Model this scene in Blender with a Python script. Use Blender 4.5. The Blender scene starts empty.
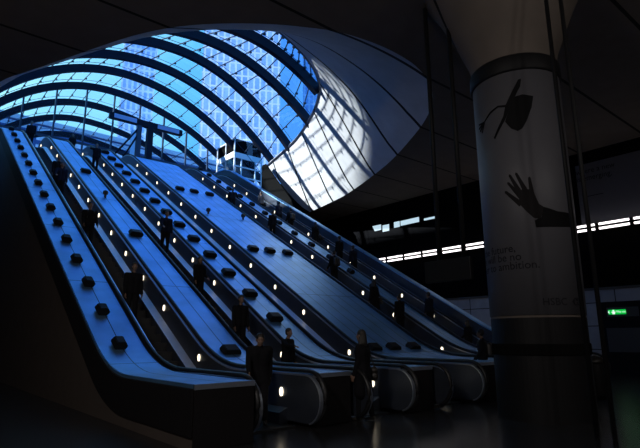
import bpy, bmesh, math, random
from mathutils import Vector, Matrix
random.seed(7)
S = bpy.context.scene
COL = S.collection
T30 = math.tan(math.radians(30))
R = math.radians

# ------------------------------------------------------------------ materials
def new_mat(name):
    m = bpy.data.materials.new(name); m.use_nodes = True
    nt = m.node_tree
    return m, nt, nt.nodes, nt.links, nt.nodes['Principled BSDF']

def mat(name, col, rough=0.6, metal=0.0, noise=0.0, nscale=6.0, bump=0.0, spec=0.5):
    m, nt, N, L, b = new_mat(name)
    b.inputs['Base Color'].default_value = (*col, 1)
    b.inputs['Roughness'].default_value = rough
    b.inputs['Metallic'].default_value = metal
    b.inputs['Specular IOR Level'].default_value = spec
    if noise > 0 or bump > 0:
        tc = N.new('ShaderNodeTexCoord'); nz = N.new('ShaderNodeTexNoise')
        nz.inputs['Scale'].default_value = nscale; nz.inputs['Detail'].default_value = 5
        L.new(tc.outputs['Object'], nz.inputs['Vector'])
        if noise > 0:
            mx = N.new('ShaderNodeMix'); mx.data_type = 'RGBA'
            mx.inputs[6].default_value = (*[c * (1 - noise) for c in col], 1)
            mx.inputs[7].default_value = (*[min(1, c * (1 + noise)) for c in col], 1)
            L.new(nz.outputs['Fac'], mx.inputs[0]); L.new(mx.outputs[2], b.inputs['Base Color'])
        if bump > 0:
            bp = N.new('ShaderNodeBump'); bp.inputs['Strength'].default_value = bump
            bp.inputs['Distance'].default_value = 0.02
            L.new(nz.outputs['Fac'], bp.inputs['Height']); L.new(bp.outputs['Normal'], b.inputs['Normal'])
    return m

def emit(name, col, strength):
    m, nt, N, L, b = new_mat(name)
    b.inputs['Base Color'].default_value = (0.02, 0.02, 0.02, 1)
    b.inputs['Emission Color'].default_value = (*col, 1)
    b.inputs['Emission Strength'].default_value = strength
    return m

def brick_mat(name, c1, c2, mortar, bw, rh, ms, rough, metal, axes='YX', bumpy=False, offset=0.5, spec=0.5):
    """panels and seams laid out in the object's own metres"""
    m, nt, N, L, b = new_mat(name)
    tc = N.new('ShaderNodeTexCoord'); sp = N.new('ShaderNodeSeparateXYZ'); cb = N.new('ShaderNodeCombineXYZ')
    L.new(tc.outputs['Object'], sp.inputs[0])
    L.new(sp.outputs[axes[0]], cb.inputs[0]); L.new(sp.outputs[axes[1]], cb.inputs[1])
    br = N.new('ShaderNodeTexBrick'); br.offset = offset
    br.inputs['Color1'].default_value = (*c1, 1); br.inputs['Color2'].default_value = (*c2, 1)
    br.inputs['Mortar'].default_value = (*mortar, 1); br.inputs['Scale'].default_value = 1
    br.inputs['Mortar Size'].default_value = ms; br.inputs['Brick Width'].default_value = bw
    br.inputs['Row Height'].default_value = rh; br.inputs['Bias'].default_value = 0
    L.new(cb.outputs[0], br.inputs['Vector'])
    nz = N.new('ShaderNodeTexNoise'); nz.inputs['Scale'].default_value = 1.2; nz.inputs['Detail'].default_value = 6
    L.new(tc.outputs['Object'], nz.inputs['Vector'])
    mx = N.new('ShaderNodeMix'); mx.data_type = 'RGBA'; mx.blend_type = 'MULTIPLY'; mx.inputs[0].default_value = 0.7
    rp = N.new('ShaderNodeValToRGB'); rp.color_ramp.elements[0].position = .3; rp.color_ramp.elements[1].position = .7
    rp.color_ramp.elements[0].color = (.62, .62, .62, 1)
    L.new(nz.outputs['Fac'], rp.inputs[0]); L.new(br.outputs['Color'], mx.inputs[6]); L.new(rp.outputs[0], mx.inputs[7])
    L.new(mx.outputs[2], b.inputs['Base Color'])
    b.inputs['Roughness'].default_value = rough; b.inputs['Metallic'].default_value = metal
    b.inputs['Specular IOR Level'].default_value = spec
    return m

def joint_concrete(name, col, joint, first, step, width, rough=.85, noise=.18):
    """cast concrete with open joints every `step` metres along Y"""
    m, nt, N, L, b = new_mat(name)
    tc = N.new('ShaderNodeTexCoord'); sp = N.new('ShaderNodeSeparateXYZ'); L.new(tc.outputs['Object'], sp.inputs[0])
    def mth(op, a, v=None):
        n = N.new('ShaderNodeMath'); n.operation = op
        if a is not None: L.new(a, n.inputs[0])
        if v is not None: n.inputs[1].default_value = v
        return n.outputs[0]
    a = mth('DIVIDE', mth('SUBTRACT', sp.outputs['Y'], first), step)
    fr = mth('ABSOLUTE', mth('SUBTRACT', mth('FRACT', mth('ADD', a, .5)), .5))
    ln = mth('LESS_THAN', fr, width / step / 2)
    nz = N.new('ShaderNodeTexNoise'); nz.inputs['Scale'].default_value = 1.5; nz.inputs['Detail'].default_value = 8
    L.new(tc.outputs['Object'], nz.inputs['Vector'])
    mx = N.new('ShaderNodeMix'); mx.data_type = 'RGBA'
    mx.inputs[6].default_value = (*[c * (1 - noise) for c in col], 1); mx.inputs[7].default_value = (*[c * (1 + noise) for c in col], 1)
    L.new(nz.outputs['Fac'], mx.inputs[0])
    m2 = N.new('ShaderNodeMix'); m2.data_type = 'RGBA'; m2.inputs[7].default_value = (*joint, 1)
    L.new(ln, m2.inputs[0]); L.new(mx.outputs[2], m2.inputs[6]); L.new(m2.outputs[2], b.inputs['Base Color'])
    b.inputs['Roughness'].default_value = rough; b.inputs['Specular IOR Level'].default_value = .15
    return m

def glass_mat(name, tint, refl=0.06):
    m = bpy.data.materials.new(name); m.use_nodes = True
    N = m.node_tree.nodes; L = m.node_tree.links; N.clear()
    o = N.new('ShaderNodeOutputMaterial'); t = N.new('ShaderNodeBsdfTransparent'); g = N.new('ShaderNodeBsdfGlossy')
    t.inputs[0].default_value = (*tint, 1); g.inputs['Roughness'].default_value = .05
    lw = N.new('ShaderNodeLayerWeight'); lw.inputs[0].default_value = .25
    mm = N.new('ShaderNodeMath'); mm.operation = 'MULTIPLY'; mm.inputs[1].default_value = refl * 4
    L.new(lw.outputs['Fresnel'], mm.inputs[0])
    mx = N.new('ShaderNodeMixShader'); L.new(mm.outputs[0], mx.inputs[0]); L.new(t.outputs[0], mx.inputs[1]); L.new(g.outputs[0], mx.inputs[2])
    L.new(mx.outputs[0], o.inputs[0])
    return m

M = {}
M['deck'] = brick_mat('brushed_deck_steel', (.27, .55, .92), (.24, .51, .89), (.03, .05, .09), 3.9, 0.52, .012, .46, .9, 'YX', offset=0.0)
M['steel'] = mat('brushed_steel', (.55, .62, .75), .3, .9, .1, 3)
M['dark_steel'] = mat('dark_brushed_steel', (.085, .10, .135), .38, .8, .2, 3)
M['ledge'] = mat('polished_skirt_steel', (.72, .75, .82), .45, .75, .1, 5)
M['rubber'] = mat('black_rubber', (.006, .006, .007), .45)
M['step'] = mat('grooved_step_metal', (.02, .02, .022), .5, .4)
M['black'] = mat('matt_black_paint', (.006, .006, .007), .6, 0, 0, 6, 0, .2)
M['case'] = mat('dark_casing_panel', (.06, .048, .042), .75, 0, .2, 2, 0, .2)
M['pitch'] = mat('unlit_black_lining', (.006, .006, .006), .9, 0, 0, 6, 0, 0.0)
M['case_band'] = mat('black_casing_band', (.006, .005, .006), .75, 0, 0, 2, 0, .2)
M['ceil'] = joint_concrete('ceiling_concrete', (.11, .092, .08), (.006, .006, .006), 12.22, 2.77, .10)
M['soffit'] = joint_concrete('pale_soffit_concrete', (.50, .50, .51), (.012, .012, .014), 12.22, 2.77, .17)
M['floor'] = brick_mat('dark_stone_floor', (.022, .022, .024), (.017, .017, .019), (.008, .008, .008), 1.2, 1.2, .012, .24, 0, 'XY', offset=0)
M['plaza'] = brick_mat('plaza_granite', (.32, .33, .35), (.28, .29, .31), (.12, .12, .13), .9, .9, .012, .5, 0, 'XY')
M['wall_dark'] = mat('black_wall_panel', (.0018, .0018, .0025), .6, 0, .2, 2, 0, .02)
M['clad'] = brick_mat('grey_wall_cladding', (.40, .42, .47), (.34, .36, .41), (.006, .006, .006), 1.45, 1.0, .02, .5, .2, 'YZ', offset=0)
M['rib'] = mat('blue_black_rib_paint', (.007, .010, .020), .55, .0, .1, 2, 0, .15)
M['bar'] = mat('glazing_bar_paint', (.016, .028, .06), .4)
M['glass'] = glass_mat('canopy_glass', (.82, .93, 1.0))
M['glass2'] = glass_mat('screen_glass', (.9, .96, 1.0))
M['lamp'] = emit('balustrade_lamp', (1.0, .86, .62), 2.6)
M['tube'] = emit('fluorescent_tube', (1.0, .93, .95), 2.6)
M['sun_patch'] = emit('glowing_sun_patch', (.62, .85, 1.0), .85)  # glow standing in for sunlight falling on the right wall
M['white'] = mat('white_painted_frame', (.75, .76, .76), .5)
M['poster'] = mat('pale_poster', (.085, .084, .096), .5, 0, .06, 3, 0, .3)
M['ink'] = mat('black_print', (.004, .004, .005), .7, 0, 0, 6, 0, .1)
M['ink_hand'] = mat('dark_print', (.010, .009, .010), .7, 0, 0, 6, 0, .1)
M['ink_text'] = mat('grey_print', (.014, .014, .018), .7, 0, 0, 6, 0, .1)
M['green'] = emit('green_sign_light', (.0, .9, .10), .6)
M['signwhite'] = emit('white_sign_light', (.85, 1.0, .9), 1.0)
M['signgrey'] = mat('sign_panel_grey', (.06, .062, .066), .5)
M['lightbox'] = mat('pale_sign_face', (.40, .48, .72), .5)
M['skin'] = mat('skin', (.17, .10, .07), .55)
M['hair_d'] = mat('dark_hair', (.008, .006, .005), .6)
M['cloth'] = mat('black_cloth', (.008, .008, .010), .9, 0, 0, 6, 0, .1)
M['cloth_g'] = mat('grey_cloth', (.10, .095, .095), .9, 0, .2, 20, 0, .1)
M['cloth_n'] = mat('navy_cloth', (.010, .013, .026), .9, 0, 0, 6, 0, .1)
M['leather'] = mat('dark_leather', (.014, .011, .009), .5)
M['facade'] = brick_mat('banded_facade', (.75, .8, .86), (.7, .75, .82), (.03, .09, .25), 60, 1.8, .45, .5, 0, 'XZ', offset=0)
M['tower'] = brick_mat('tower_glazing', (.20, .42, .80), (.42, .66, .96), (.72, .86, .98), 1.9, 4.2, .28, .3, .0, 'XZ', offset=0)
M['tower2'] = brick_mat('tower_glazing_pale', (.40, .64, .92), (.24, .48, .86), (.70, .86, 1.0), 1.6, 3.6, .35, .3, .0, 'XZ', offset=0)

# ------------------------------------------------------------------ mesh helpers
def add_box(bm, x0, x1, y0, y1, z0, z1, mi=0):
    v = [bm.verts.new((x, y, z)) for x in (x0, x1) for y in (y0, y1) for z in (z0, z1)]
    for f in ((0, 1, 3, 2), (4, 6, 7, 5), (0, 4, 5, 1), (2, 3, 7, 6), (0, 2, 6, 4), (1, 5, 7, 3)):
        bm.faces.new([v[i] for i in f]).material_index = mi

def add_prism(bm, poly, axis, a0, a1, mi=0):
    """poly: 2-D outline; axis 'X': (y,z), 'Y': (x,z), 'Z': (x,y)"""
    def P(p, a):
        return {'X': (a, p[0], p[1]), 'Y': (p[0], a, p[1]), 'Z': (p[0], p[1], a)}[axis]
    A = [bm.verts.new(P(p, a0)) for p in poly]; B = [bm.verts.new(P(p, a1)) for p in poly]
    n = len(poly)
    bm.faces.new(A).material_index = mi; bm.faces.new(B[::-1]).material_index = mi
    for i in range(n):
        bm.faces.new((A[i], B[i], B[(i + 1) % n], A[(i + 1) % n])).material_index = mi

def add_strip(bm, top, bot, x0, x1, mi=0, cap=True):
    """closed body between two equally long (y,z) lines, from x0 to x1, quads all along"""
    rows = [[bm.verts.new((x, p[0], p[1])) for x, p in ((x0, t), (x1, t), (x1, b), (x0, b))] for t, b in zip(top, bot)]
    for a, b in zip(rows, rows[1:]):
        for i in range(4):
            bm.faces.new((a[i], b[i], b[(i + 1) % 4], a[(i + 1) % 4])).material_index = mi
    if cap:
        bm.faces.new(rows[0]).material_index = mi; bm.faces.new(rows[-1][::-1]).material_index = mi

def add_tube(bm, pts, r, n=8, closed=False, mi=0, r2=None):
    pts = [Vector(p) for p in pts]; rings = []
    for i, p in enumerate(pts):
        a = pts[i - 1] if (i > 0 or closed) else p; b = pts[(i + 1) % len(pts)] if (i < len(pts) - 1 or closed) else p
        d = (b - a).normalized(); u = d.orthogonal() if abs(d.z) > .99 else d.cross(Vector((0, 0, 1)))
        u.normalize(); w = d.cross(u)
        rr = r if r2 is None else r + (r2 - r) * i / (len(pts) - 1)
        rings.append([bm.verts.new(p + u * rr * math.cos(k * 2 * math.pi / n) + w * rr * math.sin(k * 2 * math.pi / n)) for k in range(n)])
    m = len(rings)
    for i in range(m if closed else m - 1):
        a, b = rings[i], rings[(i + 1) % m]
        for k in range(n):
            bm.faces.new((a[k], a[(k + 1) % n], b[(k + 1) % n], b[k])).material_index = mi
    if not closed:
        bm.faces.new(rings[0][::-1]).material_index = mi; bm.faces.new(rings[-1]).material_index = mi

def add_lathe(bm, prof, cx, cy, n=48, mi=0):
    rings = [[bm.verts.new((cx + r * math.cos(2 * math.pi * k / n), cy + r * math.sin(2 * math.pi * k / n), z)) for k in range(n)] for r, z in prof]
    for a, b in zip(rings, rings[1:]):
        for k in range(n):
            bm.faces.new((a[k], a[(k + 1) % n], b[(k + 1) % n], b[k])).material_index = mi
    bm.faces.new(rings[0][::-1]).material_index = mi; bm.faces.new(rings[-1]).material_index = mi

def obj(name, bm, mats, parent=None, smooth=False, bevel=0):
    me = bpy.data.meshes.new(name)
    bmesh.ops.recalc_face_normals(bm, faces=bm.faces[:])
    bm.to_mesh(me); bm.free()
    for m in (mats if isinstance(mats, (list, tuple)) else [mats]): me.materials.append(m)
    if smooth:
        for p in me.polygons: p.use_smooth = True
    o = bpy.data.objects.new(name, me); COL.objects.link(o)
    if parent is not None: o.parent = parent
    if bevel:
        b = o.modifiers.new('bevel', 'BEVEL'); b.width = bevel; b.segments = 2; b.limit_method = 'ANGLE'
    return o

def tag(o, label, cat, group=None):
    o['label'] = label; o['category'] = cat
    if group: o['group'] = group
    return o

def struct(name, bm, mats, smooth=False):
    o = obj(name, bm, mats, None, smooth); o['kind'] = 'structure'
    return o

def thing(name, label, cat, loc=(0, 0, 0), rz=0, group=None):
    o = bpy.data.objects.new(name, None); COL.objects.link(o)
    o.location = loc; o.rotation_euler = (0, 0, rz); o.empty_display_size = .2
    return tag(o, label, cat, group)

def inst(name, me, parent=None, loc=(0, 0, 0), rot=(0, 0, 0)):
    o = bpy.data.objects.new(name, me); COL.objects.link(o)
    if parent is not None: o.parent = parent
    o.location = loc; o.rotation_euler = rot
    return o

# ------------------------------------------------------------------ escalator line
YB, YT = 11.2, 34.2
Z0 = 0.95
ZT = Z0 + (YT - YB) * T30          # deck level at the top
ZG = ZT - 0.95                     # ground floor level
Y_LO, Y_HI = 7.75, 36.0
def bez(a, c, b, n=8):
    return [((1-t)**2*a[0] + 2*t*(1-t)*c[0] + t*t*b[0], (1-t)**2*a[1] + 2*t*(1-t)*c[1] + t*t*b[1]) for t in [i/n for i in range(n+1)]]
def dz(y): return Z0 if y < YB else (ZT if y > YT else Z0 + (y - YB) * T30)
def path(y0=Y_LO, y1=Y_HI, off=0.0):
    b1 = bez((YB-1.1, Z0), (YB, Z0), (YB+1.1, Z0+1.1*T30)); b2 = bez((YT-1.1, ZT-1.1*T30), (YT, ZT), (YT+1.1, ZT))
    mid = [(YB+1.1+(YT-YB-2.2)*i/14, Z0+1.1*T30+(YT-YB-2.2)*T30*i/14) for i in range(1, 14)]
    return [(y, z + off) for y, z in [(y0, Z0)] + b1 + mid + b2 + [(y1, ZT)]]

# ------------------------------------------------------------------ floors
bm = bmesh.new(); add_box(bm, -12, 24.4, -15, 48, -.3, 0); struct('floor', bm, M['floor'])
bm = bmesh.new()
add_box(bm, -40, 60, YT + .3, 66, ZG - .35, ZG)
add_box(bm, 19.55, 60, 33.8, YT + .3, ZG - .35, ZG)
o = struct('floor_upper', bm, M['plaza'])

# ------------------------------------------------------------------ escalators
XC = [5.51, 8.07, 10.69, 15.45, 18.06]
HW = 0.625
LIGHT_Y = [8.5, 12.05] + [14.38 + 1.782 * k for k in range(11)] + [35.4]
def D_outline(top_off, bot_off, rad, y_lo=Y_LO, y_hi=Y_HI):
    """balustrade outline in (y,z): along the top, round the newel, back underneath"""
    top = path(y_lo, y_hi, top_off)
    zc = top[-1][1] - rad
    hi = [(y_hi + rad*math.sin(a), zc + rad*math.cos(a)) for a in [math.pi*i/12 for i in range(1, 12)]]
    bot = path(y_lo, y_hi, bot_off)[::-1]
    zc2 = top[0][1] - rad
    lo = [(y_lo - rad*math.sin(a), zc2 - rad*math.cos(a)) for a in [math.pi*i/12 for i in range(1, 12)]]
    return top, hi, bot, lo
def balustrade_mesh():
    bm = bmesh.new(); rad = .42
    top, hi, bot, lo = D_outline(-.03, -.87, rad)
    add_strip(bm, top, bot[::-1], 0, .045)
    # newel ends
    add_prism(bm, [top[-1]] + hi + [bot[0]], 'X', 0, .045); add_prism(bm, [bot[-1]] + lo + [top[0]], 'X', 0, .045)
    # thin bright cap line following the top and the newels
    loop = lo[::-1][::-1] + top + hi
    cap = [(y, z) for y, z in loop]
    inn = []
    for i, (y, z) in enumerate(cap):
        a = cap[max(0, i-1)]; b = cap[min(len(cap)-1, i+1)]; dy, dzz = b[0]-a[0], b[1]-a[1]; l = math.hypot(dy, dzz) or 1
        inn.append((y - dzz/l*.03, z + dy/l*.03))
    add_strip(bm, inn, cap, -.012, .058, 1)
    me = bpy.data.meshes.new('balustrade'); bmesh.ops.recalc_face_normals(bm, faces=bm.faces[:]); bm.to_mesh(me); bm.free()
    me.materials.append(M['dark_steel']); me.materials.append(M['steel']); return me
def handrail_mesh():
    bm = bmesh.new(); rad = .47
    top, hi, bot, lo = D_outline(.055, -.9, rad)
    pts = [lo[0]] + lo[1:] + top + hi
    add_tube(bm, [(0, y, z) for y, z in pts], .043, 8)
    me = bpy.data.meshes.new('handrail'); bmesh.ops.recalc_face_normals(bm, faces=bm.faces[:]); bm.to_mesh(me); bm.free()
    me.materials.append(M['rubber'])
    for p in me.polygons: p.use_smooth = True
    return me
def skirt_mesh(s):
    bm = bmesh.new()
    a = path(8.3, 35.6, -.64); b = path(8.3, 35.6, -.72)
    # sloped polished ledge: from the balustrade foot (x=0) towards the steps (x=s*.2)
    rows = [[bm.verts.new(p) for p in ((0, t[0], t[1]), (s*.2, u[0], u[1]), (s*.2, u[0], u[1]-.3), (0, u[0], u[1]-.3))] for t, u in zip(a, b)]
    for p, q in zip(rows, rows[1:]):
        for i in range(4):
            bm.faces.new((p[i], q[i], q[(i+1) % 4], p[(i+1) % 4])).material_index = 0 if (i == 0 and p[0].co.y > 10) else 1
    bm.faces.new(rows[0]).material_index = 1; bm.faces.new(rows[-1][::-1]).material_index = 1
    me = bpy.data.meshes.new('skirting'); bmesh.ops.recalc_face_normals(bm, faces=bm.faces[:]); bm.to_mesh(me); bm.free()
    me.materials.append(M['ledge']); me.materials.append(M['dark_steel']); return me
def steps_mesh():
    bm = bmesh.new(); run = .4; n = int((YT - YB) / run); rise = run * T30; w = .425
    prof = [(8.0, .02), (YB, .02)]
    z = .02
    for k in range(n):
        y = YB + k * run
        z = (k + .5) * rise
        prof += [(y, z), (y + run - .01, z)]
    prof += [(YT, ZG + .01), (35.6, ZG + .01)]
    low = [(p[0], max(-.02, p[1] - .55) if p[0] < YT - .5 else p[1] - .3) for p in prof]
    low[0] = (8.0, -.02); low[1] = (YB, -.02)
    add_strip(bm, prof, low, -w, w)
    me = bpy.data.meshes.new('step_band'); bmesh.ops.recalc_face_normals(bm, faces=bm.faces[:]); bm.to_mesh(me); bm.free()
    me.materials.append(M['step']); return me
bm = bmesh.new(); 
_c = [bm.verts.new((x, .052*math.cos(a), .085*math.sin(a))) for x in (0, -.022) for a in [2*math.pi*i/14 for i in range(14)]]
for i in range(14): bm.faces.new((_c[i], _c[(i+1) % 14], _c[14+(i+1) % 14], _c[14+i]))
bm.faces.new(_c[:14]); bm.faces.new(_c[14:])
bmesh.ops.recalc_face_normals(bm, faces=bm.faces[:])
lamp_me = bpy.data.meshes.new('balustrade_light'); bm.to_mesh(lamp_me); bm.free(); lamp_me.materials.append(M['lamp'])
bm = bmesh.new(); add_box(bm, -.55, .55, 7.95, 9.0, 0, .03); bmesh.ops.recalc_face_normals(bm, faces=bm.faces[:])
comb_me = bpy.data.meshes.new('comb_plate'); bm.to_mesh(comb_me); bm.free(); comb_me.materials.append(M['step'])
BAL, HRL, SKL, SKR, STP = balustrade_mesh(), handrail_mesh(), skirt_mesh(1), skirt_mesh(-1), steps_mesh()
ESC = ['escalator between the leftmost block-studded deck and the narrow seamed deck beside it',
       'second escalator from the left, between two blue decks, a person stepping off at its foot',
       'middle escalator with the bright polished skirting along the left of the wide deck',
       'escalator right of the widest deck with blue-lit balustrade panels',
       'rightmost escalator, crowded with riders, under the high blue-edged parapet']
for xc, lb in zip(XC, ESC):
    e = thing('escalator', lb, 'escalator', (xc, 0, 0), 0, 'escalators to the street')
    inst('step_band', STP, e); inst('comb_plate', comb_me, e)
    for s in (-1, 1):
        x = HW * s if s > 0 else -HW - .045
        b = inst('balustrade', BAL, e, (x, 0, 0))
        for y in LIGHT_Y:
            zz = dz(y) - (.3 if 9 < y < 34 else .36)
            l = inst('balustrade_light', lamp_me, b, (0 if s > 0 else .045, y, zz), (0, 0, 0 if s > 0 else math.pi))
        inst('handrail', HRL, e, (s * (HW + .1), 0, 0))
        inst('skirting', SKR if s > 0 else SKL, e, (s * HW, 0, 0))

# ------------------------------------------------------------------ steel decks between the escalators
G = .17
DECKS = [(3.65, XC[0]-HW-G, 'leftmost sloping steel deck studded with a close row of black blocks'),
         (XC[0]+HW+G, XC[1]-HW-G, 'narrow blue steel deck with seams, second from the left, only a few blocks on it'),
         (XC[1]+HW+G, XC[2]-HW-G, 'third steel deck from the left with a close row of wide black blocks'),
         (XC[2]+HW+G, XC[3]-HW-G, 'widest sloping steel deck with black blocks set in rows of three'),
         (XC[3]+HW+G, XC[4]-HW-G, 'narrow pale steel deck between the two right-hand escalators')]
for i, (x0, x1, lb) in enumerate(DECKS):
    d = thing('escalator_deck', lb, 'deck', ((x0+x1)/2, 7.3, 0), 0, 'steel decks between the escalators')
    hw = (x1 - x0) / 2
    y0 = 7.3 if i == 0 else 7.75
    sh = lambda L: [(y - 7.3, z) for y, z in L]
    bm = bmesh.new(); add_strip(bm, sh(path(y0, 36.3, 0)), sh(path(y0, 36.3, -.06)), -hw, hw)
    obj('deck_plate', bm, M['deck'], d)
    bm = bmesh.new(); low = [(y, 0.0 if (i == 0 or y < 12.5) else max(0, z - 2.3)) for y, z in path(y0, 36.3, 0)]
    add_strip(bm, sh(path(y0, 36.3, -.06)), sh(low), -hw + .015, hw - .015)
    obj('casing', bm, M['case'], d)
    bm = bmesh.new(); add_box(bm, -hw, hw, y0-7.3-.03, y0-7.3-.002, Z0-.075, Z0+.004); obj('end_trim', bm, M['steel'], d)
    bm = bmesh.new(); add_box(bm, -hw+.01, hw-.01, y0-7.3-.02, y0-7.3-.002, .01, Z0-.08); obj('end_shade_sheet', bm, M['case_band'], d)  # black sheet added over the end face to darken it against lamp light
    if i == 0:
        bm = bmesh.new(); add_strip(bm, sh(path(y0, 36.3, -.07)), sh([(y, max(.0, z)) for y, z in path(y0, 36.3, -.75)]), -hw - .03, -hw - .002)
        obj('edge_band', bm, M['case_band'], d)
# right-hand parapet
p = thing('parapet', 'high dark blue parapet with a bright coping along the right of the escalators', 'parapet', (19.06, 7.3, 0))
sh = lambda L: [(y - 7.3, z) for y, z in L]
bm = bmesh.new(); add_strip(bm, sh(path(8.3, 36.3, .5)), sh([(y, max(0, z - 2.3)) for y, z in path(8.3, 36.3, 0)]), 0, .3); obj('parapet_panel', bm, M['dark_steel'], p)
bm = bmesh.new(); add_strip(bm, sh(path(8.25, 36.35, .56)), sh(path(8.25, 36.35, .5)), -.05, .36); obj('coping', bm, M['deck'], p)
bm = bmesh.new(); add_strip(bm, sh(path(8.3, 36.3, .0)), sh(path(8.3, 36.3, -.06)), -.21, 0); obj('deck_strip', bm, M['dark_steel'], p)

# ------------------------------------------------------------------ black blocks on the decks
def block_mesh(w):
    bm = bmesh.new(); h = .2; hw = w/2; c = .07
    poly = [(-hw, .09), (-hw + c, h), (hw - c, h), (hw, .09), (hw - c*.8, 0), (-hw + c*.8, 0)]
    add_prism(bm, poly, 'Y', -.15, .15); bmesh.ops.recalc_face_normals(bm, faces=bm.faces[:])
    bmesh.ops.bevel(bm, geom=bm.edges[:], offset=.014, segments=2, affect='EDGES')
    me = bpy.data.meshes.new('deck_block'); bm.to_mesh(me); bm.free(); me.materials.append(M['black']); return me
BK = {w: block_mesh(w) for w in (.33, .52)}
ORD = ['lowest', 'second', 'third', 'fourth', 'fifth', 'sixth', 'seventh', 'eighth', 'ninth', 'tenth', 'eleventh', 'twelfth', 'thirteenth', 'fourteenth', 'fifteenth', 'sixteenth', 'seventeenth']
def place_block(x, y, w, label, group):
    o = inst('deck_block', BK[w], None, (x, y, dz(y) + .002), (R(30), 0, 0)); tag(o, label, 'block', group)
def up(k): return ('lowest' if k == 0 else ORD[k] + ' up')
for k in range(16):
    place_block(4.11, 12.05 + 1.418*k, .33, f'squarish black block on the leftmost deck, {up(k)} of its row', 'blocks on the leftmost deck')
for k, y in enumerate((11.67, 18.95, 26.76)):
    place_block(6.78, y, .52, f"wide black block on the narrow seamed deck second from the left, {['lowest','middle one','highest'][k]} of three", 'blocks on the seamed narrow deck')
for k in range(14):
    place_block(9.26, 13.28 + 1.474*k, .52, f'wide black block on the third deck from the left, {up(k)} of its row', 'blocks on the third deck')
for k, y in enumerate((11.62, 18.86, 26.82)):
    for j, x in enumerate((11.95, 12.85, 13.85)):
        place_block(x, y, .52, f"black block on the widest deck, {['left','middle','right'][j]} one of the {['bottom','middle','top'][k]} row of three", 'blocks on the widest deck')
for k in range(13):
    place_block(16.55, 16.0 + 1.475*k if k else 16.0, .33, f'small black block on the pale narrow deck at right, {up(k)} of its row', 'blocks on the narrow right deck')
def post_mesh():
    bm = bmesh.new(); add_lathe(bm, [(.05, 0), (.05, .14), (.10, .15), (.12, .22), (.10, .3), (.04, .33)], 0, 0, 14); bmesh.ops.recalc_face_normals(bm, faces=bm.faces[:])
    me = bpy.data.meshes.new('deck_stud'); bm.to_mesh(me); bm.free(); me.materials.append(M['leather']); return me
PM = post_mesh()
for x, lb in ((6.78, 'small knob-headed stud on the narrow seamed deck'), (11.92, 'left of two small knob-headed studs on the widest deck'), (14.0, 'right of two small knob-headed studs on the widest deck')):
    tag(inst('deck_stud', PM, None, (x, 23.1, dz(23.1))), lb, 'stud', 'knob-headed studs')

# ------------------------------------------------------------------ ceiling, flared soffit
C0 = [(.65, 31.0), (.7, 27.5), (.95, 24.5), (1.25, 21.6), (1.81, 18.69), (2.44, 17.2), (3.05, 15.85), (3.7, 14.4), (4.25, 13.25), (4.95, 12.15), (5.78, 11.25), (6.73, 10.47), (7.63, 9.9), (8.81, 9.35),
      (10.45, 9.11), (12.07, 9.29), (13.59, 9.99), (15.01, 11.29), (16.47, 13.42), (18.18, 16.49), (20.05, 21.04), (20.75, 23.6), (21.3, 26.4)]
C1 = [(1.5, 33.0), (1.5, 30.6), (2.25, 27.0), (3.05, 24.0), (4.4, 20.9), (4.95, 19.8), (5.6, 18.85), (6.2, 18.15), (6.75, 17.6), (7.3, 17.15), (7.85, 16.6), (8.4, 16.1), (9.0, 15.7), (9.6, 15.45),
      (10.6, 15.4), (11.94, 15.85), (13.1, 16.4), (14.45, 17.3), (15.6, 18.5), (16.95, 20.65), (18.5, 24.1), (19.3, 26.7), (20.11, 29.85)]
ZC, ZR = 10.0, 14.0
def catmull(P, n):
    out = []
    for i in range(len(P) - 1):
        p0, p1, p2, p3 = P[max(0, i-1)], P[i], P[i+1], P[min(len(P)-1, i+2)]
        for k in range(n):
            t = k / n
            out.append(tuple(.5*((2*b) + (-a+c)*t + (2*a-5*b+4*c-d)*t*t + (-a+3*b-3*c+d)*t**3) for a, b, c, d in zip(p0, p1, p2, p3)))
    return out + [P[-1]]
c0, c1 = catmull(C0, 5), catmull(C1, 5)
bm = bmesh.new(); NS = 10; rows = []
for a, b in zip(c0, c1):
    r = []
    for k in range(NS + 1):
        t = k / NS; s = t ** .8                      # a gently belled section
        r.append(bm.verts.new((a[0] + (b[0]-a[0])*s, a[1] + (b[1]-a[1])*s, ZC + (ZR-ZC)*t)))
    r.append(bm.verts.new((b[0], b[1], ZR + .22)))
    rows.append(r)
for a, b in zip(rows, rows[1:]):
    for k in range(NS + 1): bm.faces.new((a[k], b[k], b[k+1], a[k+1]))
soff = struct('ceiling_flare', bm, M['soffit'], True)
# bright metal edge where the glass meets the concrete
bm = bmesh.new()
add_tube(bm, [(x, y, ZR + .05) for x, y in c1], .10, 6); struct('trim_1', bm, M['dark_steel'], True)
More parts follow.
